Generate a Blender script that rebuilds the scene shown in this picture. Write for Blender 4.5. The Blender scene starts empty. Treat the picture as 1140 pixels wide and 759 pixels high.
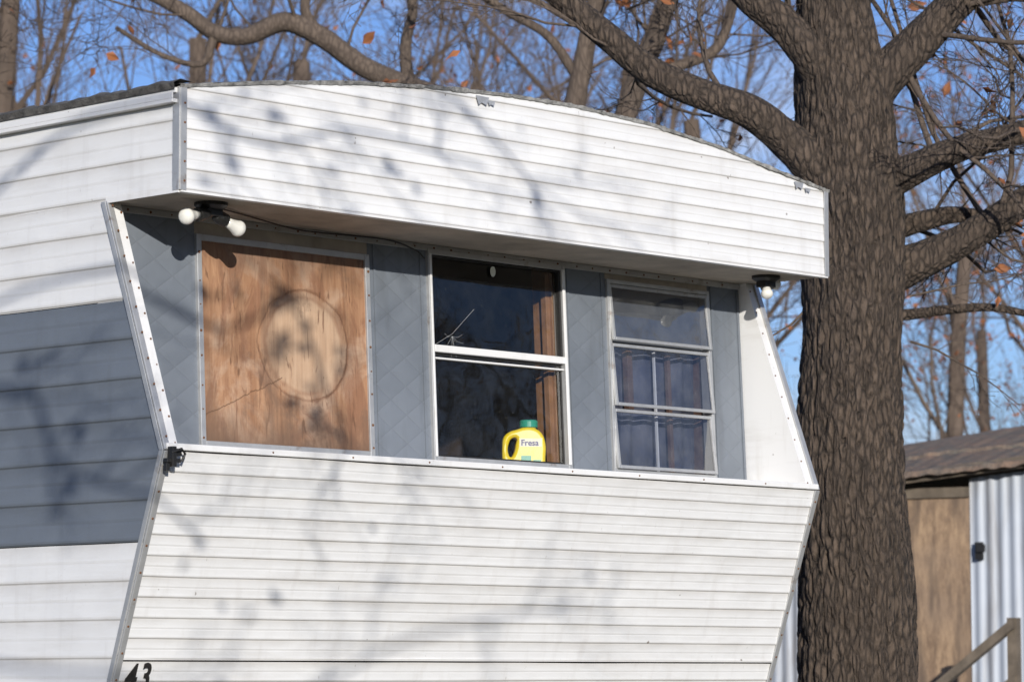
import bpy, math, random
import numpy as np
from mathutils import Vector, Matrix, noise
W=3.66
GZ=-2.45
col=bpy.context.scene.collection
sc=bpy.context.scene
sc.view_settings.view_transform='Standard'; sc.view_settings.look='None'; sc.view_settings.exposure=0

# ------------------------------------------------------------ helpers
def empty(name,loc=(0,0,0)):
    o=bpy.data.objects.new(name,None); o.location=loc; col.objects.link(o); return o
def mesh(name,v,f,mat=None,parent=None,smooth=False,bevel=0,attr=None):
    m=bpy.data.meshes.new(name); m.from_pydata([tuple(a) for a in v],[],f); m.update()
    if mat: m.materials.append(mat)
    if smooth: m.polygons.foreach_set('use_smooth',[True]*len(m.polygons))
    if attr is not None:
        a=m.attributes.new('dirt','FLOAT','POINT'); a.data.foreach_set('value',attr)
    o=bpy.data.objects.new(name,m); col.objects.link(o)
    if parent: o.parent=parent
    if bevel:
        b=o.modifiers.new('b','BEVEL'); b.width=bevel; b.segments=2; b.limit_method='ANGLE'
    return o
class MB:
    def __init__(s): s.v=[]; s.f=[]
    def add(s,v,f):
        n=len(s.v); s.v+= [tuple(a) for a in v]; s.f+=[tuple(i+n for i in q) for q in f]
    def box8(s,p): # 4 bottom,4 top
        s.add(p,[(3,2,1,0),(4,5,6,7),(0,1,5,4),(1,2,6,5),(2,3,7,6),(3,0,4,7)])
    def box(s,x0,x1,y0,y1,z0,z1):
        s.box8([(x0,y0,z0),(x1,y0,z0),(x1,y1,z0),(x0,y1,z0),(x0,y0,z1),(x1,y0,z1),(x1,y1,z1),(x0,y1,z1)])
    def wbox(s,x0,x1,z0,z1,o0,o1): # on window wall, o outward
        s.box8([wp(x0,z0,o1),wp(x1,z0,o1),wp(x1,z0,o0),wp(x0,z0,o0),wp(x0,z1,o1),wp(x1,z1,o1),wp(x1,z1,o0),wp(x0,z1,o0)])
    def done(s,name,mat,parent=None,**k): return mesh(name,s.v,s.f,mat,parent,**k)
def wp(x,z,o=0): return (x, .341+(z-.052)*.0491-o, z)
def spline(pts,n):
    P=[np.array(p,float) for p in pts]; P=[2*P[0]-P[1]]+P+[2*P[-1]-P[-2]]; out=[]
    for i in range(1,len(P)-2):
        for k in range(n):
            t=k/n; a,b,c,d=P[i-1:i+3]
            out.append(.5*((2*b)+(c-a)*t+(2*a-5*b+4*c-d)*t*t+(3*b-a-3*c+d)*t**3))
    out.append(P[-2]); return np.array(out)
def tube(mb,pts,rad,sides=4,disp=None,cap=False):
    pts=np.asarray(pts,float); n=len(pts)
    T=np.gradient(pts,axis=0); T/= (np.linalg.norm(T,axis=1)[:,None]+1e-12)
    a=np.array([1,0,0.]) if abs(T[0][0])<.8 else np.array([0,1,0.])
    N=np.cross(T[0],a); N/=np.linalg.norm(N)
    base=len(mb.v); ang=np.arange(sides)*2*math.pi/sides; ca=np.cos(ang)[:,None]; sa=np.sin(ang)[:,None]
    for i in range(n):
        N=N-T[i]*(N@T[i]); N/=np.linalg.norm(N)+1e-12; B=np.cross(T[i],N)
        r=rad[i]; dirs=ca*N+sa*B
        if disp: rr=np.array([r*disp(ang[k],pts[i],r,i) for k in range(sides)])[:,None]
        else: rr=r
        mb.v+= [tuple(q) for q in (pts[i]+dirs*rr)]
    for i in range(n-1):
        for k in range(sides):
            k2=(k+1)%sides; a0=base+i*sides
            mb.f.append((a0+k,a0+k2,a0+sides+k2,a0+sides+k))
    if cap:
        mb.f.append(tuple(base+k for k in range(sides))[::-1]); mb.f.append(tuple(base+(n-1)*sides+k for k in range(sides)))

# ------------------------------------------------------------ node helper
class NT:
    def __init__(s,name):
        s.m=bpy.data.materials.new(name); s.m.use_nodes=True; s.t=s.m.node_tree; s.t.nodes.clear()
        s.out=s.n('ShaderNodeOutputMaterial'); s.b=s.n('ShaderNodeBsdfPrincipled'); s.l(s.b.outputs[0],s.out.inputs[0])
        s.tc=s.n('ShaderNodeTexCoord').outputs['Object']
    def n(s,t,**k):
        x=s.t.nodes.new(t)
        for a,b in k.items(): setattr(x,a,b)
        return x
    def l(s,a,b): s.t.links.new(a,b)
    def put(s,sock,v):
        if isinstance(v,bpy.types.NodeSocket): s.l(v,sock)
        else: sock.default_value=v
    def map(s,scale=(1,1,1),loc=(0,0,0),rot=(0,0,0)):
        x=s.n('ShaderNodeMapping'); s.l(s.tc,x.inputs[0]); x.inputs['Scale'].default_value=scale; x.inputs['Location'].default_value=loc; x.inputs['Rotation'].default_value=rot; return x.outputs[0]
    def noise(s,scale=5,detail=4,rough=.55,vec=None,dist=0):
        x=s.n('ShaderNodeTexNoise'); s.l(vec or s.tc,x.inputs['Vector']); x.inputs['Scale'].default_value=scale; x.inputs['Detail'].default_value=min(detail,5); x.inputs['Roughness'].default_value=rough; x.inputs['Distortion'].default_value=dist; return x.outputs[0]
    def math(s,op,a,b=0.,c=0.,clamp=False):
        x=s.n('ShaderNodeMath',operation=op); x.use_clamp=clamp; s.put(x.inputs[0],a); s.put(x.inputs[1],b); s.put(x.inputs[2],c); return x.outputs[0]
    def rng(s,v,a,b,c=0.,d=1.):
        x=s.n('ShaderNodeMapRange'); s.put(x.inputs[0],v)
        for i,q in enumerate((a,b,c,d)): x.inputs[i+1].default_value=q
        return x.outputs[0]
    def mix(s,f,a,b,mode='MIX'):
        x=s.n('ShaderNodeMix',data_type='RGBA',blend_type=mode); s.put(x.inputs[0],f)
        s.put(x.inputs[6],a if not isinstance(a,tuple) else (*a,1)); s.put(x.inputs[7],b if not isinstance(b,tuple) else (*b,1)); return x.outputs[2]
    def xyz(s):
        x=s.n('ShaderNodeSeparateXYZ'); s.l(s.tc,x.inputs[0]); return x.outputs
    def color(s,c): s.put(s.b.inputs['Base Color'],c if not isinstance(c,tuple) else (*c,1))
    def set(s,**k):
        for a,v in k.items(): s.put(s.b.inputs[a.replace('_',' ')],v)
    def bump(s,h,dist=.01,st=1.):
        x=s.n('ShaderNodeBump'); s.l(h,x.inputs['Height']); x.inputs['Distance'].default_value=dist; x.inputs['Strength'].default_value=st; s.l(x.outputs[0],s.b.inputs['Normal'])

def paint(name,c,dirt_shade_c,amt=.5,rough=.42,specks=True,attr=True):
    k=NT(name)
    big=k.noise(1.3,3); fine=k.noise(30,4,.7)
    base=k.mix(k.rng(big,.35,.7,0,.35),c,tuple(x*.93 for x in c))
    streak=k.noise(1,4,.6,vec=k.map((2.2,2.2,14)))
    base=k.mix(k.rng(streak,.5,.75,0,.25),base,dirt_shade_c)
    vert=k.noise(1,4,.6,vec=k.map((16,16,1.6)))
    base=k.mix(k.rng(vert,.55,.8,0,.28),base,dirt_shade_c)
    if attr:
        a=k.n('ShaderNodeAttribute',attribute_name='dirt').outputs['Fac']
        f=k.math('MULTIPLY',a,k.rng(k.noise(1,4,.6,vec=k.map((4,4,9))),.3,.7,amt*.45,amt*1.1))
        base=k.mix(f,base,dirt_shade_c)  # per-vertex bands: groove dirt plus soft lap shading painted into the colour
    if specks:
        sp=k.noise(22,2,.5); base=k.mix(k.rng(sp,.76,.80,0,.8),base,(.12,.08,.05))
        sp2=k.noise(60,3,.6,vec=k.map((1,1,.45),(3,2,1))); base=k.mix(k.rng(sp2,.70,.77,0,.4),base,(.3,.27,.23))
    k.color(base); k.set(Roughness=k.rng(fine,.3,.7,rough-.08,rough+.14)); k.bump(fine,.0006,.6)
    return k.m
M={}
M['white']=paint('white_aluminium_paint',(.79,.785,.775),(.46,.425,.385),.60)
M['white2']=paint('white_paint_trim',(.77,.76,.745),(.40,.36,.30),.0,attr=False)
M['grey']=paint('grey_blue_paint',(.150,.172,.205),(.10,.11,.12),.6,.5,specks=False)
def simple(name,c,rough=.5,metal=0.,var=.25,scale=8,bump=.0,**kw):
    k=NT(name); n=k.noise(scale,5,.65)
    k.color(k.mix(k.rng(n,.3,.7,0,1),tuple(x*(1+var*.5) for x in c),tuple(x*(1-var) for x in c)))
    k.set(Roughness=rough,Metallic=metal,**kw)
    if bump: k.bump(k.noise(scale*6,6,.7),bump)
    return k.m
k=NT('aluminium_trim'); n=k.noise(14,5,.7); r=k.noise(9,4,.7,vec=k.map((1,1,1),(5,1,2)))
k.color(k.mix(k.rng(r,.60,.74,0,.7),k.mix(n,(.62,.62,.61),(.36,.36,.36)),(.20,.13,.08))); k.set(Roughness=.45,Metallic=.5); k.bump(n,.001); M['alu']=k.m
M['rust']=simple('rusty_screws',(.16,.07,.03),.8)
M['black']=simple('black_metal',(.018,.017,.016),.45)
M['bulb']=simple('white_glass_bulb',(.78,.76,.70),.15,var=.05)
M['soffit']=simple('soffit_board',(.42,.365,.30),.7,var=.35,scale=5,bump=.001)
M['roof']=simple('weathered_roof_felt',(.17,.16,.145),.95,var=.75,scale=22,bump=.02)
M['crust']=simple('lichen_edge_strip',(.38,.37,.35),.9,var=.8,scale=26,bump=.008)
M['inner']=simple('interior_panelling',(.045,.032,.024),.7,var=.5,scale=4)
M['jamb']=simple('varnished_wood_jamb',(.27,.14,.065),.4,var=.4,scale=12)
M['jamb2']=simple('faded_brown_bars',(.15,.085,.06),.6,var=.4,scale=12)  # brown for the side jamb and the added reflection bars
M['yellow']=simple('yellow_plastic',(.80,.62,.02),.3,var=.05)
M['cap']=simple('green_cap_plastic',(.02,.30,.20),.35,var=.1)
M['labelw']=simple('paper_label',(.75,.75,.62),.5,var=.05)
M['ink']=simple('label_ink',(.06,.05,.20),.5,var=.05)
M['numb']=simple('black_number_paint',(.02,.018,.016),.6,var=.3,scale=40)
M['web']=simple('cobweb_threads',(.45,.45,.45),.6,var=.1)
M['reflection_curtain']=simple('grey_lilac_reflection',(.095,.098,.125),.9,var=.6,scale=3.5)  # lilac tone stands for the reflection in the panes
M['blind']=simple('grey_screen',(.13,.137,.145),.9,var=.2,scale=3)
# quilted grey panel
k=NT('quilted_grey_panel'); X=k.xyz()
xs=k.math('MULTIPLY',X[0],1.0); zs=k.math('MULTIPLY',X[2],1.5)
a=k.math('PINGPONG',k.math('ADD',xs,zs),.085); b=k.math('PINGPONG',k.math('SUBTRACT',xs,zs),.085)
mn=k.math('MINIMUM',a,b); h=k.math('POWER',k.math('MULTIPLY',mn,20,clamp=True),.5)
n=k.noise(3,4); vv=k.noise(1,4,.6,vec=k.map((12,12,1.5)))
c0=k.mix(k.rng(n,.35,.65,0,1),(.180,.200,.228),(.148,.166,.190)); c0=k.mix(k.rng(vv,.52,.72,0,.45),c0,(.105,.115,.125)); c0=k.mix(k.rng(mn,.0,.004,.22,0),c0,(.09,.10,.11))
k.color(c0); k.set(Roughness=.5); k.bump(h,.0035,.7); M['quilt']=k.m
# plywood
k=NT('weathered_plywood'); X=k.xyz()
grain=k.noise(1,5,.7,vec=k.map((26,1,1.5)),dist=.7)
fig=k.noise(1,5,.6,vec=k.map((6,1,2.2)),dist=2.6)
patch=k.noise(3.2,5,.65,dist=.6)
c=k.mix(k.rng(grain,.3,.7),(.46,.26,.145),(.27,.13,.065))
c=k.mix(k.rng(patch,.46,.62,0,.8),c,(.54,.38,.265))
c=k.mix(k.rng(fig,.48,.60,0,.6),c,(.22,.10,.055))
wx=k.noise(4,5,.65); wob=k.math('MULTIPLY',k.math('SUBTRACT',wx,.5),.34)
ex=k.math('DIVIDE',k.math('SUBTRACT',X[0],.985),.228); ez=k.math('DIVIDE',k.math('SUBTRACT',X[2],.464),.208)
rr=k.math('ADD',k.math('SQRT',k.math('ADD',k.math('MULTIPLY',ex,ex),k.math('MULTIPLY',ez,ez))),wob)
c=k.mix(k.rng(rr,.78,1.0,.75,0),c,k.mix(k.rng(grain,.35,.65),(.60,.43,.29),(.47,.31,.195)))
ring=k.math('ABSOLUTE',k.math('SUBTRACT',rr,1.0)); rm=k.noise(3,3)
c=k.mix(k.math('MULTIPLY',k.rng(ring,.0,.045,.8,0),k.rng(rm,.35,.6,.25,1)),c,(.17,.075,.035))
ring2=k.math('ABSOLUTE',k.math('SUBTRACT',rr,.86)); c=k.mix(k.math('MULTIPLY',k.rng(ring2,.0,.06,.6,0),k.rng(rm,.4,.6,1,.1)),c,(.25,.115,.06))
kn=k.noise(1,3,.5,vec=k.map((30,1,6)),dist=1.5); c=k.mix(k.rng(kn,.60,.70,0,.75),c,(.12,.055,.028))
blot=k.noise(7,5,.7,vec=k.map((1,1,.8),(2,3,9))); c=k.mix(k.rng(blot,.55,.68,0,.6),c,(.17,.105,.07))
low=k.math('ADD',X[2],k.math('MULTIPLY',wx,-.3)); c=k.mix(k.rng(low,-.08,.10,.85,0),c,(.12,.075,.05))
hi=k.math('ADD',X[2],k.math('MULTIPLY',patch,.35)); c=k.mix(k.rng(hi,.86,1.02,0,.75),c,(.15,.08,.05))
st=k.noise(1,4,.6,vec=k.map((9,1,.7),(4,0,1))); c=k.mix(k.rng(st,.54,.66,0,.55),c,(.18,.105,.065))
cl=k.math('ABSOLUTE',k.math('SUBTRACT',k.math('SUBTRACT',X[2],.17),k.math('ADD',k.math('MULTIPLY',k.math('SUBTRACT',X[0],.48),.42),k.math('MULTIPLY',k.math('SUBTRACT',grain,.5),.03))))
cm=k.math('MULTIPLY',k.rng(cl,.0,.004,.8,0),k.math('LESS_THAN',X[0],.87)); c=k.mix(cm,c,(.08,.04,.02))
k.color(c); k.set(Roughness=.85); k.bump(k.math('ADD',grain,k.rng(ring,0,.03,-.6,0)),.003); M['ply']=k.m
# glass
def glass(name,tint=(1,1,1),dirt=.05,gl=1.6):
    k=NT(name); k.t.nodes.remove(k.b)
    tr=k.n('ShaderNodeBsdfTransparent'); tr.inputs[0].default_value=(*tint,1)
    g=k.n('ShaderNodeBsdfGlossy'); g.inputs['Roughness'].default_value=.015
    bp=k.n('ShaderNodeBump'); k.l(k.noise(2.5,2),bp.inputs['Height']); bp.inputs['Distance'].default_value=.003; k.l(bp.outputs[0],g.inputs['Normal'])
    fr=k.n('ShaderNodeFresnel'); fr.inputs[0].default_value=1.5
    m1=k.n('ShaderNodeMixShader'); k.l(k.math('MULTIPLY',fr.outputs[0],gl,clamp=True),m1.inputs[0]); k.l(tr.outputs[0],m1.inputs[1]); k.l(g.outputs[0],m1.inputs[2])
    d=k.n('ShaderNodeBsdfDiffuse'); d.inputs[0].default_value=(.5,.5,.48,1)
    m2=k.n('ShaderNodeMixShader'); sp=k.rng(k.noise(90,2,.5),.70,.78,0,.25); k.l(k.math('ADD',k.rng(k.noise(9,4,.7),.35,.8,dirt*.3,dirt*2),k.math('MULTIPLY',sp,.5)),m2.inputs[0]); k.l(m1.outputs[0],m2.inputs[1]); k.l(d.outputs[0],m2.inputs[2]); k.l(m2.outputs[0],k.out.inputs[0])
    return k.m
M['glass']=glass('window_glass',dirt=.014); M['glass2']=glass('dusty_window_glass',(.80,.83,.90),.055,3.0)
# bark
def bark(name,c1,c2,sc_=1.,bd=.02):
    k=NT(name); v=k.map((sc_,sc_,sc_*.22)); n=k.noise(26,5,.75,vec=v,dist=.6); n2=k.noise(3,4)
    vo=k.n('ShaderNodeTexVoronoi',feature='DISTANCE_TO_EDGE'); k.l(k.map((sc_*1.0,sc_*1.0,sc_*.3)),vo.inputs['Vector']); vo.inputs['Scale'].default_value=34
    h=k.math('ADD',k.rng(vo.outputs[0],0,.25,0,.4),n)
    c=k.mix(k.rng(h,.42,.95),c2,c1); c=k.mix(k.rng(n2,.4,.7,0,.6),c,tuple(x*.55 for x in c1)); k.color(c); k.set(Roughness=.95); k.bump(h,bd); return k.m
M['bark']=bark('oak_bark',(.135,.098,.072),(.022,.016,.012),1.,.035)
M['twig']=bark('twig_bark',(.14,.105,.08),(.06,.044,.034),1.,.004)
M['bgtwig']=simple('distant_twig_bark',(.13,.095,.072),.9,var=.45,scale=1.5)
M['leaf']=simple('dry_oak_leaf',(.30,.11,.04),.7,var=.6,scale=3)

# ------------------------------------------------------------ mobile home
home=empty('mobile_home',(0,0,0))
def arch(x):
    pts=[(0,1.297),(.423,1.362),(.874,1.418),(1.253,1.450),(1.65,1.470),(2.05,1.474),(2.5,1.455),(2.947,1.408),(3.299,1.352),(3.66,1.297)]
    return float(np.interp(x,[p[0] for p in pts],[p[1] for p in pts]))
def ribbed(name,z1,z0,pitch,u0f,u1,P,mat,nu=80,depth=.0055,top=None):
    rows=[]; z=z1
    while z>z0+1e-6:
        zb=max(z-pitch,z0)
        for t,o,d in ((0,0,.9),(.06,.0006,.75),(.16,.0011,.50),(.30,.0019,.28),(.42,.0028,.12),(.50,.0020,.36),(.56,.0030,.2),(.78,.0043,.06),(.90,depth,.15),(.955,depth*.8,.6),(.985,0.001,1.)):  # last value: groove dirt and a painted shade gradient below each lap
            zz=z-t*pitch
            if zz>zb: rows.append((zz,o,d))
        z=zb
    rows.append((z0,0,1.))
    v=[];at=[];f=[]
    for (zz,o,d) in rows:
        a=u0f(zz)
        for i in range(nu+1):
            u=a+(u1-a)*i/nu; z_=zz
            if top is not None: z_=min(zz,top(u)-.002)
            w=.005*noise.noise(Vector((u*1.3,zz*1.6,3)))+.0022*noise.noise(Vector((u*5,zz*9,7)))+.0010*noise.noise(Vector((u*14,zz*30,1)))
            zw=.0018*noise.noise(Vector((u*2.2,round(zz/pitch)*1.7,9))) if top is None else 0
            v.append(P(u,z_+zw,o+w)); at.append(d)
    for r in range(len(rows)-1):
        for i in range(nu):
            a=r*(nu+1)+i; q=(a,a+nu+1,a+nu+2,a+1)
            if top is not None and abs(v[a][2]-v[a+nu+1][2])<1e-7 and abs(v[a+1][2]-v[a+nu+2][2])<1e-7: continue
            f.append(q)
    return mesh(name,v,f,mat,home,attr=at,smooth=False)
zA=.926; yA=-.067; yC=.339; SL=.2517/.7378
ribbed('visor_front',zA+.0726*8,zA,.0726,lambda z:0,W,lambda u,z,o:(u,yA-o,z),M['white'],nu=120,top=arch)
ribbed('front_lower_panel',-.002,-.738,.0736,lambda z:0,W,lambda u,z,o:(u,-z*SL-o,z),M['white'],nu=120)
ribbed('front_base_panel',-.744,-1.7,.0736,lambda z:0,W,lambda u,z,o:(u,-z*SL+.004-o,z),M['white'],nu=80)
mb=MB(); mb.box8([(0.01,.738*SL-.006,-.7385),(W-.01,.738*SL-.006,-.7385),(W-.01,.738*SL+.02,-.7385),(.01,.738*SL+.02,-.7385),(0.01,.735*SL-.009,-.730),(W-.01,.735*SL-.009,-.730),(W-.01,.735*SL+.02,-.730),(.01,.735*SL+.02,-.730)])
mb.done('front_seam_lap',M['white2'],home)
def ymin(z): return yA if z>zA-1e-6 else (z/zA*yC if z>0 else -z*SL)
LEN=9.
S=lambda u,z,o:(-o,u,z)
ribbed('side_upper_siding_a',1.297,zA,.1237,lambda z:yA,LEN,S,M['white'],nu=140)
ribbed('side_upper_siding_b',zA,.555,.1237,ymin,LEN,S,M['white'],nu=140)
ribbed('side_grey_band',.552,-.32,.1454,ymin,LEN,S,M['grey'],nu=140)
ribbed('side_lower_siding',-.323,-1.7,.1377,ymin,LEN,S,M['white'],nu=140)
mb=MB()
prof=[(yA,zA),(yA,1.297),(LEN,1.297),(LEN,-1.7),(1.7*SL,-1.7),(0,0),(yC,zA)]
mb.add([(W,y,z) for y,z in prof],[tuple(range(len(prof)))])
mb.add([(0,LEN,-1.7),(W,LEN,-1.7),(W,LEN,1.297),(0,LEN,1.297)],[(0,1,2,3)])
mb.add([(0,.6,-1.69),(W,.6,-1.69),(W,LEN,-1.69),(0,LEN,-1.69)],[(0,1,2,3)])
mb.done('far_side_and_back',M['white2'],home)
mb=MB(); mb.box(.05,W-.05,.7,LEN-.1,GZ,-1.69); mb.done('skirting',M['grey'],home)
mb=MB(); nx=48; ys=[yA-.004]+[.5+i*.5 for i in range(18)]+[LEN+.02]
for y in ys:
    for i in range(nx+1):
        x=-.02+(W+.04)*i/nx; mb.v.append((x,y,arch(min(max(x,0),W))+.006+.004*noise.noise(Vector((x*3,y*2,0)))))
for j in range(len(ys)-1):
    for i in range(nx):
        a=j*(nx+1)+i; mb.f.append((a,a+1,a+nx+2,a+nx+1))
mb.done('roof',M['roof'],home,smooth=True)
mb=MB(); n=300
for i in range(n+1):
    x=-.012+(W+.024)*i/n; z=arch(min(max(x,0),W)); j=noise.noise(Vector((x*25,0,0)))*.004+noise.noise(Vector((x*70,3,0)))*.004+max(0,noise.noise(Vector((x*6,8,0))))*.006
    mb.v+=[(x,yA-.010,z-.007-j*.8),(x,yA-.014,z+.005+j),(x,yA+.02,z+.010+j),(x,yA+.06,z+.0085)]
for i in range(n):
    for q in range(3): a=i*4+q; mb.f.append((a,a+4,a+5,a+1))
mb.done('visor_top_edge_strip',M['crust'],home)
mb=MB()
for (x,z,s) in ((1.52,1.43,.035),(1.57,1.425,.02),(3.46,1.30,.03),(3.52,1.285,.018)):
    mb.add([(x-s,yA-.012,z+s*.5),(x+s*1.1,yA-.013,z+s*.45),(x+s*.6,yA-.017,z-s*.5),(x-s*.1,yA-.013,z-s*.25),(x-s*.6,yA-.015,z-s*.6)],[(0,4,3,2,1)])
mb.done('peeling_sealant_flaps',M['alu'],home)
mb=MB(); mb.box(-.035,.0,-.06,LEN,1.236,1.250); mb.box(-.035,-.028,-.06,LEN,1.250,1.272); mb.box(-.022,-.0,-.06,LEN,1.272,1.291); mb.done('eave_rail',M['white2'],home,bevel=.002)
mb=MB(); n=300
for i in range(n+1):
    y=-.07+(LEN+.07)*i/n; j=noise.noise(Vector((y*12,5,0)))*.010+noise.noise(Vector((y*45,3,0)))*.006
    mb.v+=[(-.03,y,1.284),(-.036,y,1.306+j),(-.005,y,1.322+j),(.05,y,1.318)]
for i in range(n):
    for q in range(3): a=i*4+q; mb.f.append((a,a+1,a+5,a+4))
mb.done('mossy_roof_edge',M['roof'],home)
mb=MB(); mb.box(-.007,.022,yA-.010,yA-.006,zA-.004,1.292); mb.box(-.011,-.006,yA-.006,yA+.03,zA-.004,1.292)
mb.box(W-.022,W+.006,yA-.010,yA-.006,zA-.004,1.294); mb.done('visor_corner_trims',M['alu'],home,bevel=.001)
mb=MB(); mb.box(.0,W,yA-.008,yA+.025,zA-.010,zA-.001); mb.box(-.009,-.003,yA,yC,zA-.012,zA+.008); mb.done('visor_bottom_trim',M['white2'],home)
mb=MB(); mb.box(.0,W,yA+.026,.42,zA-.004,zA+.004); mb.done('soffit',M['soffit'],home)
mb=MB()
tube(mb,spline([(.33,.12,.912),(.6,.24,.916),(.95,.33,.905),(1.4,.35,.915),(1.58,.36,.89),(1.64,.362,.86)],8),[.0035]*41,6); mb.done('lamp_cable',M['black'],home)
def cheek(x0,x1,name):
    m=MB(); zt=zA-.005
    yt=yC
    m.add([(x0,yt,zt),(x1,yt,zt),(x1,0,0),(x0,0,0),(x1,.40,zt),(x1,.38,0),(x0,.40,zt),(x0,.38,0)],
          [(0,3,2,1),(1,2,5,4),(0,6,7,3)]); m.done(name,M['white2'],home)
cheek(.002,.062,'cheek_near'); cheek(W-.062,W-.002,'cheek_far')
def edge(x0,x1,out,name,wide=.0):
    m=MB()
    P=[(yC,zA-.006),(0,0),(.60,-.60/SL)]
    for (y0,z0),(y1,z1) in ((P[0],P[1]),(P[1],P[2])):
        nn=np.array([-(z0-z1),(y0-y1)]); nn=nn/np.linalg.norm(nn)
        if nn[0]>0: nn=-nn
        o=nn*.010; i_=nn*.001
        m.box8([(x0,y1+i_[0],z1+i_[1]),(x0,y1+o[0],z1+o[1]),(x1,y1+o[0],z1+o[1]),(x1,y1+i_[0],z1+i_[1]),(x0,y0+i_[0],z0+i_[1]),(x0,y0+o[0],z0+o[1]),(x1,y0+o[0],z0+o[1]),(x1,y0+i_[0],z0+i_[1])])
        if out: m.box8([(out,y1+.022,z1),(out,y1-.002,z1),(x0,y1-.002,z1),(x0,y1+.022,z1),(out,y0+.022,z0),(out,y0-.002,z0),(x0,y0-.002,z0),(x0,y0+.022,z0)])
    return m.done(name,M['alu'],home,bevel=.002)
edge(-.010,.016,-.014,'edge_trim_near'); edge(W-.018,W+.010,None,'edge_trim_far')
mb=MB(); mb.box(.0,W,-.012,.36,.002,.026); mb.done('window_sill',M['white2'],home,bevel=.004)
mb=MB(); mb.wbox(.44,W-.07,.022,.052,.000,.030); mb.done('sill_upstand',M['white2'],home,bevel=.003)
W1=(.45,1.34,.05,.85); W2=(1.663,2.465,.05,.905); W3=(2.725,3.385,.05,.872)
mb=MB()
for a,b in ((.062,W1[0]),(W1[1],W2[0]),(W2[1],W3[0]),(W3[1],W-.062)): mb.wbox(a,b,.02,.93,-.05,.0)
mb.done('quilted_wall_panels',M['quilt'],home)
mb=MB()
for w in (W1,W2,W3): mb.wbox(w[0],w[1],w[3],.93,-.05,-.001); mb.wbox(w[0],w[1],.0,w[2],-.05,-.001)
mb.done('window_headers',M['soffit'],home)
mb=MB(); mb.wbox(.064,W-.064,.896,.921,.001,.010); mb.done('head_flashing',M['alu'],home,bevel=.002)
mb=MB()
for x in (.075,1.375,1.633,2.49,2.70,3.41,3.585): mb.wbox(x-.006,x+.006,.052,.896,.001,.005)
mb.done('panel_joint_beads',M['quilt'],home)
def frame(name,w,t,o0,o1,mat,inset=0):
    x0,x1,z0,z1=w; m=MB()
    m.wbox(x0,x0+t,z0,z1,o0,o1); m.wbox(x1-t,x1,z0,z1,o0,o1); m.wbox(x0+t,x1-t,z1-t,z1,o0,o1-.001); m.wbox(x0+t,x1-t,z0,z0+t,o0,o1-.001)
    return m.done(name,mat,home,bevel=.0025)
frame('plywood_frame',W1,.024,-.03,.014,M['alu'])
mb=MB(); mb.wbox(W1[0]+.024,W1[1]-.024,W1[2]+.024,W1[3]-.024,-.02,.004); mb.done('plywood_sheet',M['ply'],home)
frame('sash_window_outer_frame',W2,.022,-.04,.016,M['alu'])
frame('sash_window_upper_sash',(W2[0]+.022,W2[1]-.022,.50,W2[3]-.022),.010,-.02,.006,M['black'])
mb=MB(); mb.wbox(W2[0]+.02,W2[1]-.02,.490,.519,-.03,.018); mb.wbox(W2[0]+.022,W2[1]-.022,.462,.470,-.03,.008); mb.done('sash_window_meeting_rail',M['white2'],home,bevel=.003)
frame('sash_window_lower_sash',(W2[0]+.022,W2[1]-.022,.072,.487),.008,-.03,-.006,M['black'])
mb=MB(); mb.add([wp(W2[0]+.02,.07,-.011),wp(W2[1]-.02,.07,-.011),wp(W2[1]-.02,.9,-.011),wp(W2[0]+.02,.9,-.011)],[(0,1,2,3)]); mb.done('sash_window_glass',M['glass'],home)
mb=MB(); mb.wbox(W2[1]-.026,W2[1]-.012,.07,.885,.016,.024); mb.wbox(W2[0]+.004,W2[0]+.014,.07,.885,.016,.022); mb.done('sash_window_tracks',M['white2'],home,bevel=.002)
frame('awning_window_outer_frame',W3,.018,-.04,.014,M['alu'])
panes=[(.612,.852),(.335,.600),(.070,.323)]
for i,(a,b) in enumerate(panes):
    m=MB(); x0,x1=W3[0]+.012,W3[1]-.012; t=.014; ob=.030; ot=.012
    def q(xa,xb,za,zb,d=.012):
        f=lambda z:ob+(ot-ob)*(z-a)/(b-a)
        m.box8([wp(xa,za,f(za)),wp(xb,za,f(za)),wp(xb,za,f(za)-d),wp(xa,za,f(za)-d),wp(xa,zb,f(zb)),wp(xb,zb,f(zb)),wp(xb,zb,f(zb)-d),wp(xa,zb,f(zb)-d)])
    q(x0,x0+t,a,b); q(x1-t,x1,a,b); q(x0+t,x1-t,a,a+t,.014); q(x0+t,x1-t,b-t,b,.014)
    m.done('awning_pane_frame_%d'%i,M['alu'],home,bevel=.002)
    m=MB(); f=lambda z:ob+(ot-ob)*(z-a)/(b-a)-.006
    m.add([wp(x0+t,a+t,f(a)),wp(x1-t,a+t,f(a)),wp(x1-t,b-t,f(b)),wp(x0+t,b-t,f(b))],[(0,1,2,3)]); m.done('awning_glass_%d'%i,M['glass2'],home)
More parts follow.
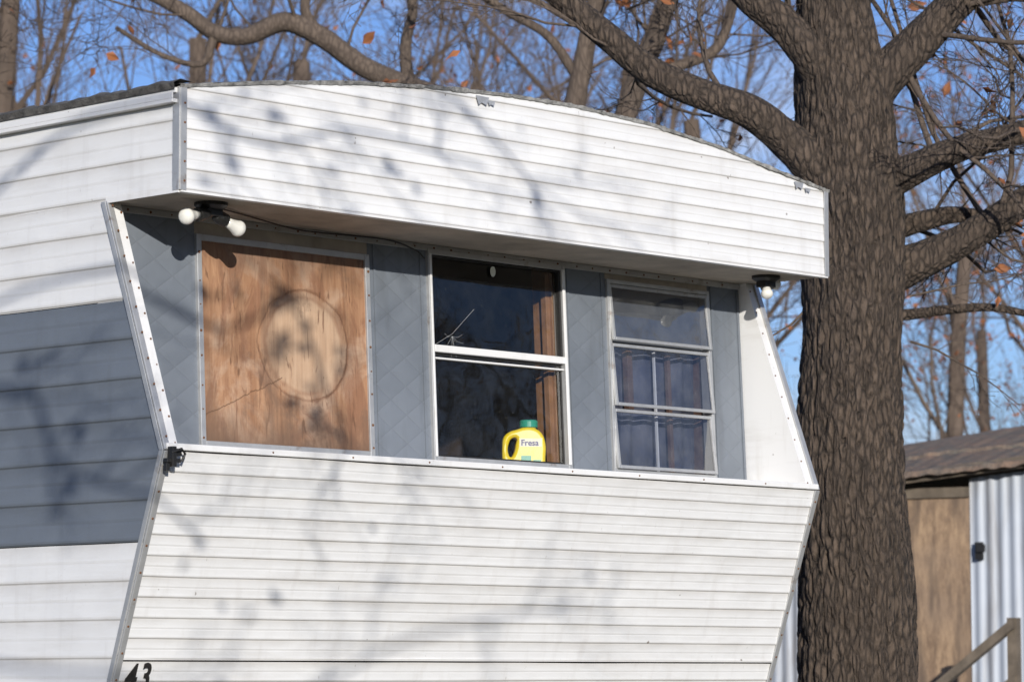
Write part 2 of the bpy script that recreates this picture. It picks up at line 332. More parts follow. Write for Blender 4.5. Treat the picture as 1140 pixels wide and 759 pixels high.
# interior
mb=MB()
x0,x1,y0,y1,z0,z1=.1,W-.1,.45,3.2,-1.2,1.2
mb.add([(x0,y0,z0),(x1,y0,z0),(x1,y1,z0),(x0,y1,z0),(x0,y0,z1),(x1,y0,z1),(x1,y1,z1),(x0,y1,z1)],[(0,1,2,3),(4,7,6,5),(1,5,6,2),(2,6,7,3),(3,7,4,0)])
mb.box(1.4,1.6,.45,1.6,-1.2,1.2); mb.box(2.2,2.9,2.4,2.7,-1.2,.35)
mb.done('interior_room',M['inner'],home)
mb=MB(); mb.wbox(W2[1]-.02,W2[1]+.0,.03,.93,-.16,-.041); mb.wbox(W2[1]-.045,W2[1]-.021,.03,.93,-.09,-.06); mb.wbox(W2[0]-.02,W2[0],.03,.93,-.16,-.041); mb.wbox(W2[0]-.02,W3[1]+.02,.0,.028,-.25,-.041)
mb.done('interior_window_jambs',M['jamb'],home,bevel=.002)
mb=MB(); mb.wbox(W3[1],W3[1]+.02,.03,.93,-.14,-.041); mb.wbox(W3[0]+.20,W3[0]+.232,.335,.60,-.10,-.07); mb.wbox(W3[0]+.47,W3[0]+.49,.03,.60,-.10,-.08); mb.done('jamb_and_reflection_bars',M['jamb2'],home,bevel=.002)  # side jamb, plus two added bars standing for brown verticals in the reflection
mb=MB(); n=160
for i in range(n+1):
    x=W3[0]-.05+.85*i/n; y=.47+.007*math.sin(i*.31+math.sin(i*.11)*1.5)+.010*math.sin(i*.13+1)
    mb.v+=[(x,y,.02),(x,y+.006*math.sin(i*.2),.64)]
for i in range(n): a=i*2; mb.f.append((a,a+2,a+3,a+1))
mb.done('reflection_curtain',M['reflection_curtain'],home,smooth=True)  # added sheet behind the panes, coloured to stand for their reflection
mb=MB(); mb.wbox(W3[0]+.02,W3[1]-.02,.60,.86,-.032,-.030); mb.done('insect_screen',M['blind'],home)
mb=MB(); mb.wbox(W3[0]+.36,W3[0]+.368,.03,.59,-.07,-.06); mb.done('reflected_line_strip',M['white2'],home)  # added white strip in place of a pale line reflected in the panes
# screws
mb=MB()
def screw(c,nrm,r=.0055):
    nrm=Vector(nrm).normalized(); a=nrm.orthogonal().normalized(); b=nrm.cross(a); c=Vector(c)
    ring=[c+(a*math.cos(t)+b*math.sin(t))*r for t in [i*math.pi/3 for i in range(6)]]; top=[p+nrm*.003-(p-c)*.3 for p in ring]
    mb.add(ring+top,[tuple(range(6,12))]+[(i,(i+1)%6,6+(i+1)%6,6+i) for i in range(6)])
rs=random.Random(3)
for w in (W1,W2):
    z=w[2]+.04
    while z<w[3]-.03:
        for x in (w[0]+.010,w[1]-.010):
            if w is W1 or x<2: screw(wp(x,z+rs.uniform(-.012,.012),.0145 if w is W1 else .0165),(0,-1,0),rs.uniform(.003,.0065))
        z+=.098
x=.12
while x<3.5: screw(wp(x+rs.uniform(-.01,.01),.908,.0102),(0,-1,0),rs.uniform(.003,.006)); x+=.105
z=.03
while z<.9:
    screw((.052,z/zA*yC-.0005,z),(0,-1,.3),rs.uniform(.003,.006)); screw((.004,z/zA*yC-.0095,z+.02),(0,-1,.3),.005)
    screw((W-.05,z/zA*yC-.0005,z),(0,-1,.3),.004); z+=.095
z=-.05
while z>-1.2:
    screw((.003,-z*SL-.0105,z),(0,-1,-.3),.005); screw((W-.004,-z*SL-.0105,z),(0,-1,-.3),.005); z-=.095
z=zA+.03
while z<1.28: screw((.012,yA-.0102,z),(0,-1,0),.005); z+=.07
x=.5
while x<3.6: screw((x,-.0122,.014),(0,-1,0),.004); x+=.4
mb.done('rusty_screws',M['rust'],home)
mb=MB(); mb.box(-.018,.045,-.032,-.008,-.045,-.030); mb.box(.0,.018,-.040,-.010,-.06,.012); mb.box(.022,.052,-.028,-.006,-.02,.006); mb.box(-.02,-.004,-.03,-.012,-.075,-.048)
tube(mb,[(.0,-.036,-.01),(.035,-.046,.004),(.062,-.034,-.012),(.05,-.03,-.04)],[.005]*4,8,cap=True)
mb.done('latch',M['black'],home,bevel=.002)
def text(name,body,size,mat,parent,mw,sx=1.,ext=.0015,off=0):
    c=bpy.data.curves.new(name,'FONT'); c.body=body; c.size=size; c.extrude=ext; c.offset=off; c.materials.append(mat)
    o=bpy.data.objects.new(name,c); col.objects.link(o); o.matrix_world=mw@Matrix.Diagonal((sx,1,1,1))
    bpy.context.view_layer.update(); dg=bpy.context.evaluated_depsgraph_get(); me=bpy.data.meshes.new_from_object(o.evaluated_get(dg)); me.name=name
    n=bpy.data.objects.new(name,me); mwx=o.matrix_world.copy(); bpy.data.objects.remove(o); col.objects.link(n); n.matrix_world=mwx
    if parent: n.parent=parent
    return n
zd=Vector((0,-SL,1)).normalized(); nd=Vector((0,-1,-SL)).normalized(); xd=Vector((1,0,0))
mw=Matrix((( *(xd),0),(*zd,0),(*nd,0),(0,0,0,1))).transposed()
zb=-.842; mw.translation=Vector((.044,-zb*SL-.011,zb)); text('house_number','4',.135,M['numb'],home,mw.copy(),.80,.001,.003)
mw.translation=Vector((.112,-zb*SL-.011,zb+.003)); text('house_number_digit','3',.135,M['numb'],home,mw.copy(),.74,.001,.003)
mb=MB(); rs=random.Random(5); c=np.array(wp(1.80,.56,.0))
for i in range(7):
    a=rs.uniform(0,6.28); L=rs.uniform(.03,.09); e=c+np.array([math.cos(a)*L,0,math.sin(a)*L]); m_=(c+e)/2+np.array([0,0,-.008]); tube(mb,[c,m_,e],[.0005,.0004,.0003],3)
tube(mb,[wp(1.70,.52,0),wp(1.80,.57,0),wp(1.93,.68,0)],[.0005]*3,3)
mb.done('cobweb',M['web'],home)
mb=MB(); cc=wp(2.05,.845,-.004); mb.add([(cc[0]+.016*math.cos(t),cc[1]-.002,cc[2]+.022*math.sin(t)) for t in [i*math.pi/8 for i in range(16)]],[tuple(range(16))]); mb.done('window_sticker',M['labelw'],home)

# ------------------------------------------------------------ light fixtures
def fixture(name,base,bulbs,R=.031):
    e=empty(name,base); B=np.array(base)
    m=MB(); tube(m,[(0,0,.0),(0,0,-.012),(0,0,-.024),(0,0,-.03)],[.062,.062,.045,.02],24,cap=True); m.box(-.035,.035,-.026,.026,-.05,-.02)
    g=MB()
    for b in bulbs:
        b=np.array(b)-B; st=np.array([0,0,-.035])+ (b-np.array([0,0,-.035]))*.12; d=b-st; L=np.linalg.norm(d); d/=L
        e1=st+d*max(L-.066,.015)
        tube(m,[st,st+(e1-st)*.15,st+(e1-st)*.5,e1],[.014,.022,.026,.026],16,cap=True)
        pp=[];rr=[]
        for t in np.linspace(-1,1,14):
            th=math.pi/2*t; pp.append(b+d*(R*.8*math.sin(th))); rr.append(max(R*math.cos(th)**.8 if abs(t)<1 else .0005,.0005))
        pp=[e1,e1+(pp[4]-e1)*.5]+pp[4:]; rr=[.016,.020]+rr[4:]
        tube(g,pp,rr,20,cap=True)
    m.done('lamp_base_and_sockets',M['black'],e,smooth=False,bevel=.001); g.done('globe_bulbs',M['bulb'],e,smooth=True)
fixture('twin_outdoor_lamp',(.29,.10,zA-.004),[(.148,.07,.856),(.422,.10,.840)])
fixture('twin_outdoor_lamp.001',(3.45,.10,zA-.004),[(3.433,.08,.842),(3.56,.14,.90)],.026)

# ------------------------------------------------------------ yellow jug
jug=empty('yellow_jug',(2.30,.452,.030)); jug.rotation_euler=(0,0,math.radians(-42))
c=bpy.data.curves.new('jug_c','CURVE'); c.dimensions='2D'; c.fill_mode='BOTH'
def spl(pts):
    s=c.splines.new('BEZIER'); s.bezier_points.add(len(pts)-1)
    for p,q in zip(s.bezier_points,pts): p.co=(q[0],q[1],0); p.handle_left_type=p.handle_right_type='AUTO'
    s.use_cyclic_u=True
spl([(-.083,.0),(-.0,-.002),(.083,.0),(.087,.06),(.087,.13),(.070,.170),(.040,.188),(.0,.190),(-.028,.182),(-.062,.170),(-.082,.150),(-.088,.11),(-.087,.05)])
spl([(-.066,.085),(-.064,.125),(-.050,.148),(-.030,.148),(-.032,.12),(-.040,.085),(-.054,.068)])
c.extrude=.028; c.bevel_depth=.014; c.bevel_resolution=4; c.offset=-.012; c.resolution_u=8; c.materials.append(M['yellow'])
o=bpy.data.objects.new('t',c); col.objects.link(o); bpy.context.view_layer.update()
me=bpy.data.meshes.new_from_object(o.evaluated_get(bpy.context.evaluated_depsgraph_get())); bpy.data.objects.remove(o)
o=bpy.data.objects.new('jug_body',me); col.objects.link(o); o.parent=jug; o.rotation_euler=(math.pi/2,0,0)
m=MB(); tube(m,[(.022,0,.182),(.022,0,.196)],[.030,.030],24,cap=True); m.done('jug_neck',M['yellow'],jug)
m=MB(); tube(m,[(.022,0,.194),(.022,0,.218),(.022,0,.224)],[.038,.038,.034],32,cap=True); m.done('jug_cap',M['cap'],jug,bevel=.001)
m=MB(); m.box(-.020,.076,-.0445,-.0425,.02,.150); m.done('jug_label',M['yellow'],jug)
m=MB(); m.box(-.018,.074,-.046,-.0447,.112,.146); m.done('jug_label_band',M['labelw'],jug); 
m=MB(); m.box(-.012,.030,-.046,-.0447,.03,.075); m.box(.038,.070,-.046,-.0447,.05,.058); m.box(.038,.066,-.046,-.0447,.035,.042); m.done('jug_label_panel',M['cap'],jug)
mw=Matrix.Rotation(math.pi/2,4,'X'); mw.translation=Vector((-.013,-.0465,.117)); t=text('jug_label_lettering','Fresa',.034,M['ink'],None,mw,1.,.0004,.0006); t.parent=jug

# ------------------------------------------------------------ trees
Lv=np.array([.6952,-.7188,0.]); Fv=np.array([.7188,.6952,0.])
def grow(rs,P,D,length,rad,level,out,tips,par):
    n=par['n'][level]; pts=[np.array(P)]; d=np.array(D,float); d/=np.linalg.norm(d); seg=length/n
    for i in range(n):
        d=d+np.array([rs.gauss(0,1),rs.gauss(0,1),rs.gauss(0,1)])*par['wig'][level]+np.array([0,0,par['up'][level]]); d/=np.linalg.norm(d)
        pts.append(pts[-1]+d*seg)
    endr=rad*(.35 if level>0 else .6); rr=[rad+(endr-rad)*i/n for i in range(n+1)]
    out.append((pts,rr,par['s'][level]))
    if level+1>=len(par['n']): tips.append((pts[-1],d)); return
    kids=par['k'][level]
    for j in range(kids):
        t=par['t0'][level]+(1-par['t0'][level])*(j+rs.random())/kids; q=t*n; i=min(int(q),n-1); fr=q-i
        p=pts[i]*(1-fr)+pts[i+1]*fr; dd=pts[i+1]-pts[i]; dd/=np.linalg.norm(dd)
        rv=np.array([rs.gauss(0,1),rs.gauss(0,1),rs.gauss(0,1)]); rv-=dd*(rv@dd); rv/=np.linalg.norm(rv)
        a=rs.uniform(*par['ang'][level]); nd_=dd*math.cos(a)+rv*math.sin(a)
        r_=rr[i]*par['rr'][level]*rs.uniform(.8,1.05)
        grow(rs,p,nd_,length*par['lr'][level]*rs.uniform(.65,1.15)*(1.15-.5*t),r_,level+1,out,tips,par)
def leafquads(mb,p,rs,size):
    a=Vector((rs.gauss(0,1),rs.gauss(0,1),rs.gauss(0,1))).normalized(); b=a.orthogonal().normalized(); b.rotate(Matrix.Rotation(rs.uniform(0,6.28),3,a)); p=Vector(p); s=size*rs.uniform(.6,1.2); n_=a.cross(b)
    mb.add([p,p+a*s*.35+b*s*.28,p+a*s*.6+b*s*.2+n_*s*.1,p+a*s,p+a*s*.6-b*s*.24,p+a*s*.3-b*s*.3+n_*s*.08],[(0,1,2,3),(0,3,4,5)])
def bgtree(seed,leafprob):
    rs=random.Random(seed); out=[];tips=[]
    par=dict(n=[5,5,4,4,3],s=[8,5,4,3,3],wig=[.06,.12,.13,.15,.15],up=[.05,.10,.10,.08,.06],k=[9,6,6,6],t0=[.3,.15,.1,.1],ang=[(.4,.9),(.35,.8),(.35,.8),(.35,.9)],rr=[.36,.38,.40,.5],lr=[.62,.55,.55,.55])
    grow(rs,(0,0,0),(0,0,1),8.5,.17,0,out,tips,par)
    mb=MB()
    for p,r,s in out: tube(mb,p,[max(x,.0036) for x in r],s)
    nb=len(mb.f)
    for p,d in tips:
        if rs.random()<leafprob:
            for _ in range(2): leafquads(mb,p+np.array([rs.gauss(0,.05),rs.gauss(0,.05),rs.gauss(0,.05)]),rs,.10)
    m=bpy.data.meshes.new('bare_tree_mesh'); m.from_pydata(mb.v,[],mb.f); m.materials.append(M['bgtwig']); m.materials.append(M['leaf'])
    mi=np.zeros(len(m.polygons),dtype=np.int32); mi[nb:]=1; m.polygons.foreach_set('material_index',mi); return m
BT=[bgtree(11,.01),bgtree(23,.03),bgtree(37,.20)]
grp=empty('distant_trees'); rs=random.Random(77)
C=np.array([-7.7033,-9.1608,0])
def place(px,D,i,scale,rot=None):
    p=C+Fv*D+Lv*((px-570)/3747*D); o=bpy.data.objects.new('tree',BT[i]); o.location=(p[0],p[1],GZ-.1); o.rotation_euler=(0,0,rot if rot is not None else rs.uniform(0,6.28)); o.scale=(scale,)*3; col.objects.link(o); o.parent=grp
for px,D,i,s in [(-30,40,1,1.15),(160,42,0,1.15),(330,46,1,1.25),(640,44,1,1.15),(790,46,0,1.1),(1045,46,2,.95),(1190,48,0,1.15),(1110,60,2,.95),(480,60,0,1.4),(90,62,1,1.45),(720,66,1,1.4)]:
    place(px,D,i,s)
for a in range(16):
    ang=math.radians(-75+a*6); D=24+rs.uniform(0,10); o=bpy.data.objects.new('tree',BT[a%3]); o.location=(2+D*math.cos(ang),-1+D*math.sin(ang),GZ-.1); o.rotation_euler=(0,0,a*1.3); o.scale=(1.1,)*3; col.objects.link(o); o.parent=grp

OB=C+Fv*17.06+Lv*1.701
def tp(px,py,dep=0.):
    s=(px-570)*.0046-1.701+ (0.0 if py<600 else .02); z=2.665-.004655*py
    return OB+Lv*s+Fv*dep+np.array([0,0,z])
oak=empty('oak_tree',tuple(OB[:2])+(GZ,)); OFF=np.array([OB[0],OB[1],GZ])
def barkdisp(seed,amp):
    def f(a,p,r,i):
        q=Vector((math.cos(a)*r*26+seed,math.sin(a)*r*26,p[2]*4.2+p[0]*1.0))
        v=noise.noise(q); v2=noise.noise(q*2.1+Vector((5,1,2)))
        rid=1-abs(v)*2.6; rid2=1-abs(v2)*2.2
        big=noise.noise(Vector((math.cos(a)*1.2+seed,math.sin(a)*1.2,p[2]*1.3)))
        return 1+amp*(-.5*max(rid,0)**2-.35*max(rid2,0)**2+.3)+.07*big
    return f
def limb(mb,pts,sides,n,seed,amp):
    a=spline([tuple(tp(p[0],p[1],p[3] if len(p)>3 else 0))+(p[2]*.0046/2,) for p in pts],n)
    tube(mb,a[:,:3]-OFF,a[:,3],sides,disp=barkdisp(seed,amp)); return a
mb=MB()
trunk=[(948,1120,190),(946,1000,160),(945,880,138),(945,759,128),(945,650,121),(943,550,118),(944,450,114),(946,380,110),(947,300,114),(946,240,116),(943,180,112),(940,120,104),(934,60,92),(930,0,80),(925,-120,64),(915,-300,46)]
limb(mb,trunk,200,40,1.3,.15)
Ls=[[(938,232,70,.0),(905,190,52,-.1),(868,158,42,-.15),(830,132,38,-.2),(775,112,34,-.2),(720,86,32,-.2),(672,46,30,-.2),(626,8,28,-.2),(585,-28,26,-.2),(530,-80,20,-.2)],
 [(935,120,60,0),(905,70,46,-.1),(872,32,38,-.1),(835,2,34,-.1),(800,-40,30,0)],
 [(945,130,64,0),(980,92,52,.0),(1015,58,46,0),(1050,22,42,0),(1092,-22,38,0),(1150,-90,28,0)],
 [(950,225,50,0),(985,205,42,0),(1020,190,34,-.1),(1062,172,29,-.1),(1105,160,26,-.1),(1160,147,24,-.1),(1240,130,18,0)],
 [(950,320,60,0),(990,303,50,.1),(1022,290,42,.1),(1062,272,36,.1),(1110,244,33,.1),(1160,212,30,.1),(1240,160,24,0)],
 [(955,268,36,.1),(1000,248,28,.3),(1035,238,24,.3),(1070,231,20,.3),(1120,236,14,.3)],
 [(960,345,24,.1),(1005,346,14,.2),(1060,340,11,.2),(1110,338,9,.2),(1170,350,7,.2)]]
LA=[]
for i,l in enumerate(Ls): LA.append(limb(mb,l,40 if i<5 else 20,14,i*3.1,.13))
mb.done('trunk_and_limbs',M['bark'],oak,smooth=True)
rs=random.Random(9); out=[];tips=[]
parS=dict(n=[6,5,4,3],s=[7,5,4,3],wig=[.16,.18,.18,.18],up=[.03,.02,.01,0],k=[5,5,4],t0=[.2,.15,.1],ang=[(.4,1.),(.4,1.),(.4,1.)],rr=[.5,.5,.6],lr=[.5,.55,.5])
for a in LA[:6]:
    for j in range(5):
        i=rs.randrange(int(len(a)*.3),len(a)-1); p=a[i,:3]; t=a[i+1,:3]-a[i,:3]; t/=np.linalg.norm(t)
        rv=np.array([rs.gauss(0,1),rs.gauss(0,1),rs.gauss(0,.8)+.15]); rv/=np.linalg.norm(rv)
        grow(rs,p,t*.7+rv,rs.uniform(.7,1.8),a[i,3]*rs.uniform(.14,.24),0,out,tips,parS)
for (px,py,dx,dz) in [(890,230,-1,-.2),(893,290,-1,-.5),(892,340,-.9,-.7),(880,200,-1,-.3),(1003,380,1,-.2),(1003,330,1,.1)]:
    grow(rs,tp(px+8,py),Lv*dx+np.array([0,0,dz])+Fv*.2,.7,.007,1,out,tips,parS)
mb=MB()
for p,r,s in out: tube(mb,[q-OFF for q in p],[max(x,.0018) for x in r],s)
mb.done('branchlets',M['twig'],oak,smooth=True)
mb=MB()
for p,d in tips:
    if rs.random()<.03: leafquads(mb,p-OFF,rs,.09)
mb.done('clinging_leaves',M['leaf'],oak)

B2=C+Fv*22.5+Lv*(-.05); t2=empty('oak_tree.001',tuple(B2[:2])+(GZ,)); O2=np.array([B2[0],B2[1],GZ])
def tq(px,py,dep=0.):
    D=22.5; k_=.0998+.995*(379.5-py)/3747; z=-.81+ D*.995*k_/(1-.0998*k_); return C+Fv*(D+dep)+Lv*((px-570)/3747*(D+.1*z))+np.array([0,0,z])
mb=MB(); L2=[[(600,1120,80),(602,800,62),(600,400,54),(596,200,46),(560,140,34),(500,112,30),(455,96,28),(405,74,27),(360,42,27),(318,24,26),(275,40,23),(240,36,22),(205,12,20),(160,-12,18),(100,-40,14)],
 [(598,220,40),(630,150,32),(645,90,26),(655,40,24),(668,-20,22),(672,-90,18)],
 [(600,300,44),(660,200,34),(692,140,30),(712,85,28),(732,38,26),(748,-20,24),(760,-90,20)],
 [(455,96,18),(452,50,15),(460,10,13),(455,-40,12)],[(712,85,16),(790,60,14),(812,20,13),(822,-30,12)],[(645,90,14),(610,40,12),(560,10,11),(500,-30,10)],
 [(360,42,16),(340,10,13),(350,-30,12)],[(240,36,14),(225,70,9),(180,60,7),(130,30,6)]]
A2=[]
for i,l in enumerate(L2):
    a=spline([tuple(tq(p[0],p[1]))+(p[2]*.0052/2,) for p in l],12); tube(mb,a[:,:3]-O2,a[:,3],18,disp=barkdisp(i*2.2,.12)); A2.append(a)
out=[];tips=[]
for a in A2:
    for j in range(6):
        i=rs.randrange(int(len(a)*.4),len(a)-1); t=a[i+1,:3]-a[i,:3]; t/=np.linalg.norm(t); rv=np.array([rs.gauss(0,1),rs.gauss(0,1),rs.gauss(0,.7)+.5]); rv/=np.linalg.norm(rv)
        grow(rs,a[i,:3],t*.6+rv,rs.uniform(.8,2.),a[i,3]*rs.uniform(.13,.22),0,out,tips,parS)
for p,r,s in out: tube(mb,[q-O2 for q in p],[max(x,.0022) for x in r],s)
mb.done('trunk_and_branches',M['twig'],t2,smooth=True)
mb=MB()
for p,d in tips:
    if rs.random()<.06: leafquads(mb,p-O2,rs,.12)
mb.done('clinging_leaves',M['leaf'],t2)

EL=math.radians(12.5); SD=np.array([-.587*math.cos(EL),-.809*math.cos(EL),math.sin(EL)])
base3=np.array([0,2.6,0])+10*np.array([-.587,-.809,0]); t3=empty('oak_tree.002',(base3[0],base3[1],GZ)); O3=np.array([base3[0],base3[1],GZ])
def sh(x,y,z,t): return np.array([x,y,z])+SD*t
mb=MB(); out=[];tips=[]
tube(mb,np.array([[0,0,-.1],[.02,0,2],[0,.05,4.5],[.1,0,7],[.1,.1,10]]),[.2,.17,.15,.12,.07],14)
top3=lambda z:base3+np.array([0,0,z])
br=[([top3(2.6),sh(0,1.5,.75,8.6),sh(0,.6,1.2,7.2),sh(.4,0,1.12,6.4),sh(.9,0,1.22,6.2),sh(1.6,0,1.15,6.)],.013),
    ([top3(2.0),sh(0,1.4,.2,8.6),sh(0,.8,.25,7.4),sh(0,.55,-.05,6.8),sh(.35,.2,-.35,6.4)],.016),
    ([top3(2.2),sh(0,1.0,.6,8.0),sh(.4,.2,.55,6.6),sh(.9,.35,.62,6.0),sh(1.1,.35,.30,5.8),sh(1.2,.3,.0,5.8)],.010),
    ([top3(3.4),sh(.3,0,1.7,8.),sh(1.3,0,1.45,6.6),sh(1.75,0,1.2,6.2),sh(1.95,0,1.02,6.)],.010),
    ([top3(1.9),sh(0,1,-.75,9.),sh(.5,.2,-.9,8.4),sh(1.4,.2,-.65,8.),sh(2.4,.2,-.5,7.8)],.009)]
for i,(b,R0) in enumerate(br):
    a=spline(b,8); n=len(a); tube(mb,a-O3,[R0*(1-.7*j/n)+.003 for j in range(n)],6)
    for j in range(9):
        q=rs.randrange(int(n*.3),n-1); t=a[q+1]-a[q]; t/=np.linalg.norm(t); rv=np.array([rs.gauss(0,1),rs.gauss(0,1),rs.gauss(0,1)]); rv/=np.linalg.norm(rv)
        grow(rs,a[q],t*.8+rv,rs.uniform(.35,.8),.0055,1,out,tips,parS)
for p,r,s in out: tube(mb,[q-O3 for q in p],[max(x,.0016) for x in r],s)
mb.done('trunk_and_branches',M['twig'],t3)
mb=MB()
def clump(x,y,z,t,n,sp,size=.08):
    c=sh(x,y,z,t)
    for _ in range(n): leafquads(mb,c+np.array([rs.gauss(0,sp),rs.gauss(0,sp),rs.gauss(0,sp)])-O3,rs,size)
for (x,y,z,n,sp) in [(.25,0,1.22,5,.05),(.62,0,1.16,6,.05),(.72,0,1.02,5,.05),(1.15,0,1.1,5,.05),(1.0,0,1.3,4,.05),(1.8,0,1.22,2,.05),
   (.90,.36,.64,12,.028),(.84,.36,.43,9,.022),(.97,.36,.24,12,.035),(1.08,.36,.14,9,.03),(1.18,.36,.42,5,.03),(.66,.36,.60,4,.03),(1.0,.36,.50,4,.03),
   (0,.62,.1,5,.05),(0,.75,.35,5,.06),(0,.5,-.15,4,.05),(0,.9,1.1,5,.06),(.3,.1,-.35,2,.05),(.5,.2,-.55,2,.05)]: clump(x,y,z,6.1,n,sp)
for p,d in tips:
    if rs.random()<.05: leafquads(mb,p-O3,rs,.08)
mb.done('clinging_leaves',M['leaf'],t3)

# ------------------------------------------------------------ shed
shed=empty('shed',(0,0,0))
SB=C+Fv*27+Lv*3.12
Aa=Lv*math.cos(math.radians(30))-Fv*math.sin(math.radians(30)); Ab=Lv*math.sin(math.radians(30))+Fv*math.cos(math.radians(30))
def s3(a,b,z): p=SB+Aa*a+Ab*b; return (p[0],p[1],z)
k=NT('white_corrugated_metal'); n=k.noise(2.5,5,.6); st=k.noise(1,4,.6,vec=k.map((9,9,.8)))
k.color(k.mix(k.rng(st,.50,.70,0,.7),k.mix(n,(.46,.50,.56),(.34,.37,.42)),(.20,.18,.165))); k.set(Roughness=.5); M['corr']=k.m
k=NT('weathered_shaded_boards'); n=k.noise(14,5,.75,vec=k.map((1,1,.35))); n2=k.noise(2,4); n3=k.noise(1,4,.6,vec=k.map((8,8,.9)))
c=k.mix(k.rng(n2,.4,.65,0,.6),k.mix(k.rng(n,.38,.62),(.38,.26,.16),(.19,.125,.08)),(.24,.17,.12)); c=k.mix(k.rng(n3,.46,.64,0,.8),c,(.10,.072,.055))  # board colour darkened to include the shadow lying on it
k.color(c); k.set(Roughness=.85); M['osb']=k.m
k=NT('rusty_mossy_tin_roof'); n=k.noise(4,5,.7,vec=k.map((1,1,3))); n2=k.noise(16,5,.7)
c=k.mix(k.rng(n,.35,.65),(.25,.165,.115),(.14,.13,.11)); c=k.mix(k.rng(n2,.5,.7,0,.7),c,(.06,.05,.042)); k.color(c); k.set(Roughness=.95); k.bump(n2,.03); M['oldroof']=k.m
M['greywood']=simple('weathered_timber',(.15,.12,.09),.9,var=.5,scale=6)
def ev(a): return .74+.11*a*.87
def corr(a0,a1,z0,zf,b,name):
    m=MB(); n=int((a1-a0)/.0125)
    for i in range(n+1):
        a=a0+(a1-a0)*i/n; o=.010*math.sin(a*2*math.pi/.10)+.004*noise.noise(Vector((a*3,0,0))); m.v+=[s3(a,b+o,z0),s3(a,b+o,zf(a))]
    for i in range(n): q=i*2; m.f.append((q,q+2,q+3,q+1))
    return m.done(name,M['corr'],shed,smooth=True)
corr(-3.2,-.10,GZ,lambda a:ev(a)-.02,0,'corrugated_wall_left'); corr(.60,3.4,GZ,lambda a:ev(a)-.03,-.03,'corrugated_wall_right')
m=MB(); m.box8([s3(-.10,-.02,-2.0),s3(.70,-.02,-2.0),s3(.70,.02,-2.0),s3(-.10,.02,-2.0),s3(-.10,-.02,.62),s3(.70,-.02,.62),s3(.70,.02,.62),s3(-.10,.02,.62)]); m.done('boarding',M['osb'],shed)
m=MB(); 
def sb(m,a0,a1,b0,b1,z0,z1,sl=0): m.box8([s3(a0,b0,z0),s3(a1,b0,z0+sl),s3(a1,b1,z0+sl),s3(a0,b1,z0),s3(a0,b0,z1),s3(a1,b0,z1+sl),s3(a1,b1,z1+sl),s3(a0,b1,z1)])
sb(m,-.12,.60,-.05,.03,.62,.70); sb(m,-3.2,3.4,-.22,-.18,ev(-3.2)-.02,ev(-3.2)+.07,ev(3.4)-ev(-3.2)); m.done('fascia_and_lintel',M['greywood'],shed)
m=MB(); n=240
for i in range(n+1):
    a=-3.3+6.8*i/n; j=.006*math.sin(a*2*math.pi/.16)+.03*noise.noise(Vector((a*1.5,1,0)))+.012*noise.noise(Vector((a*9,4,0)))
    for b,z in ((-.30,.0),(-.28,.045),(.45,.225),(.46,.255),(1.4,.47),(2.6,.62),(4.5,.3)): m.v.append(s3(a,b+.03*noise.noise(Vector((a*5,b,2))),ev(a)+z+j+.02*noise.noise(Vector((a*3,b*3,0)))))
for i in range(n):
    for q in range(6): a=i*7+q; m.f.append((a,a+7,a+8,a+1))
m.done('tin_roof',M['oldroof'],shed)
m=MB(); sb(m,-3.2,3.4,3.5,3.6,GZ,.9); sb(m,3.35,3.4,0,3.6,GZ,.9); sb(m,-3.2,-3.15,0,3.6,GZ,.6); m.done('shed_back_walls',M['greywood'],shed)
m=MB(); R=.70
sb(m,.70+R,.78+R,-1.3,-1.22,GZ,-.36); sb(m,.0+R,.08+R,-1.3,-1.22,GZ,-.9)
def rail(z): m.box8([s3(.05+R,-1.34,z),s3(.76+R,-1.34,z+.54),s3(.76+R,-1.26,z+.54),s3(.05+R,-1.26,z),s3(.05+R,-1.34,z+.08),s3(.76+R,-1.34,z+.62),s3(.76+R,-1.26,z+.62),s3(.05+R,-1.26,z+.08)])
rail(-.98); rail(-1.4); sb(m,-.1,1.6,-1.3,-.05,-2.1,-2.0); m.done('stair_rail',M['greywood'],shed)
m=MB(); sb(m,.66,.72,-.09,-.05,.12,.26); sb(m,.68,.75,-.12,-.09,.18,.24); m.done('wall_lantern',M['black'],shed)

# ------------------------------------------------------------ ground & far hills
k=NT('winter_grass_and_leaf_litter'); n=k.noise(.8,6,.65); n2=k.noise(12,5,.7)
k.color(k.mix(k.rng(n2,.35,.65),k.mix(k.rng(n,.4,.6),(.10,.11,.045),(.15,.11,.06)),(.08,.07,.04))); k.set(Roughness=1.); k.bump(n2,.05)
mesh('ground',[(-600,-600,GZ),(600,-600,GZ),(600,600,GZ),(-600,600,GZ)],[(0,1,2,3)],k.m)
mb=MB(); n=240
for i in range(n+1):
    a=2*math.pi*i/n; R=150; h=6+2.5*noise.noise(Vector((math.cos(a)*9,math.sin(a)*9,0)))+1.6*noise.noise(Vector((math.cos(a)*50,math.sin(a)*50,0)))
    mb.v+=[(R*math.cos(a),R*math.sin(a),GZ-.2),(R*math.cos(a),R*math.sin(a),GZ+h)]
for i in range(n): q=i*2; mb.f.append((q,q+2,q+3,q+1))
mb.done('distant_treeline_hills',simple('woodland_haze',(.12,.10,.085),1.,var=.5,scale=.2))

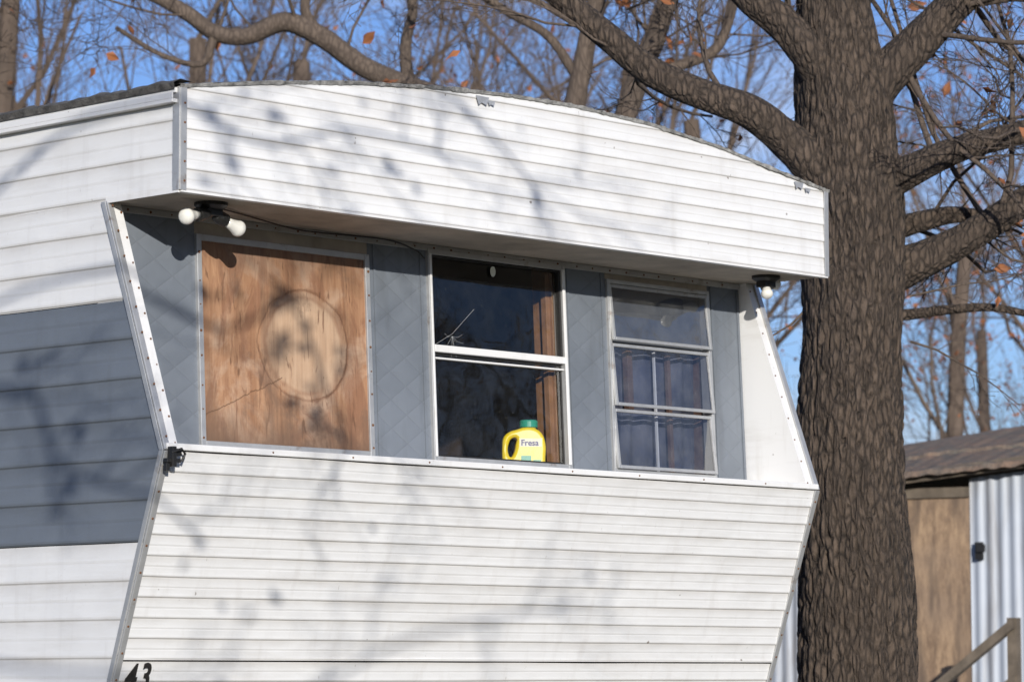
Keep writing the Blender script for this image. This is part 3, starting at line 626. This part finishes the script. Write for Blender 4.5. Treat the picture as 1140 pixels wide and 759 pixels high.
# ------------------------------------------------------------ light
w=bpy.data.worlds.new('World'); sc.world=w; w.use_nodes=True; t=w.node_tree; bg=t.nodes['Background']
sky=t.nodes.new('ShaderNodeTexSky'); sky.sky_type='NISHITA'; sky.sun_disc=False; sky.sun_elevation=EL; sky.sun_rotation=math.atan2(-.587,-.809); sky.air_density=1.0; sky.dust_density=.2; sky.ozone_density=3.
hs=t.nodes.new('ShaderNodeMix'); hs.data_type='RGBA'; hs.blend_type='MULTIPLY'; hs.inputs[0].default_value=1.; hs.inputs[7].default_value=(.82,.90,1.30,1); t.links.new(sky.outputs[0],hs.inputs[6])
tc=t.nodes.new('ShaderNodeTexCoord'); mp=t.nodes.new('ShaderNodeMapping'); mp.inputs['Scale'].default_value=(1,1,2.6); t.links.new(tc.outputs['Generated'],mp.inputs[0])
nz=t.nodes.new('ShaderNodeTexNoise'); nz.inputs['Scale'].default_value=7.; nz.inputs['Detail'].default_value=6; nz.inputs['Roughness'].default_value=.55; t.links.new(mp.outputs[0],nz.inputs[0])
mr=t.nodes.new('ShaderNodeMapRange'); mr.inputs[1].default_value=.48; mr.inputs[2].default_value=.70; mr.inputs[4].default_value=.8; t.links.new(nz.outputs[0],mr.inputs[0])
mx=t.nodes.new('ShaderNodeMix'); mx.data_type='RGBA'; t.links.new(mr.outputs[0],mx.inputs[0]); t.links.new(hs.outputs[2],mx.inputs[6]); mx.inputs[7].default_value=(6.6,7.0,7.9,1); t.links.new(mx.outputs[2],bg.inputs[0]); bg.inputs[1].default_value=.105
sl=bpy.data.lights.new('sun','SUN'); sl.energy=4.6; sl.angle=math.radians(.53); sl.color=(1,.96,.89); so=bpy.data.objects.new('sun',sl); col.objects.link(so); so.rotation_euler=Vector(SD).to_track_quat('Z','Y').to_euler()
# ------------------------------------------------------------ camera
def Rm(yaw,pitch,roll):
    d=np.array([math.cos(yaw)*math.cos(pitch),math.sin(yaw)*math.cos(pitch),math.sin(pitch)])
    r=np.array([math.sin(yaw),-math.cos(yaw),0.0]); u=np.cross(r,d)
    return math.cos(roll)*r+math.sin(roll)*u,-math.sin(roll)*r+math.cos(roll)*u,d
r,u,d=Rm(.7688,.1,-.0016)
cam=bpy.data.cameras.new('camera'); cam.lens=3746.84/1140*36; cam.sensor_width=36; cam.clip_end=2000; cam.clip_start=.1
cam.dof.use_dof=True; cam.dof.focus_distance=13.2; cam.dof.aperture_fstop=5.6
co=bpy.data.objects.new('camera',cam); col.objects.link(co); co.matrix_world=Matrix(((r[0],u[0],-d[0],-7.7033),(r[1],u[1],-d[1],-9.1608),(r[2],u[2],-d[2],-.8088),(0,0,0,1))); sc.camera=co
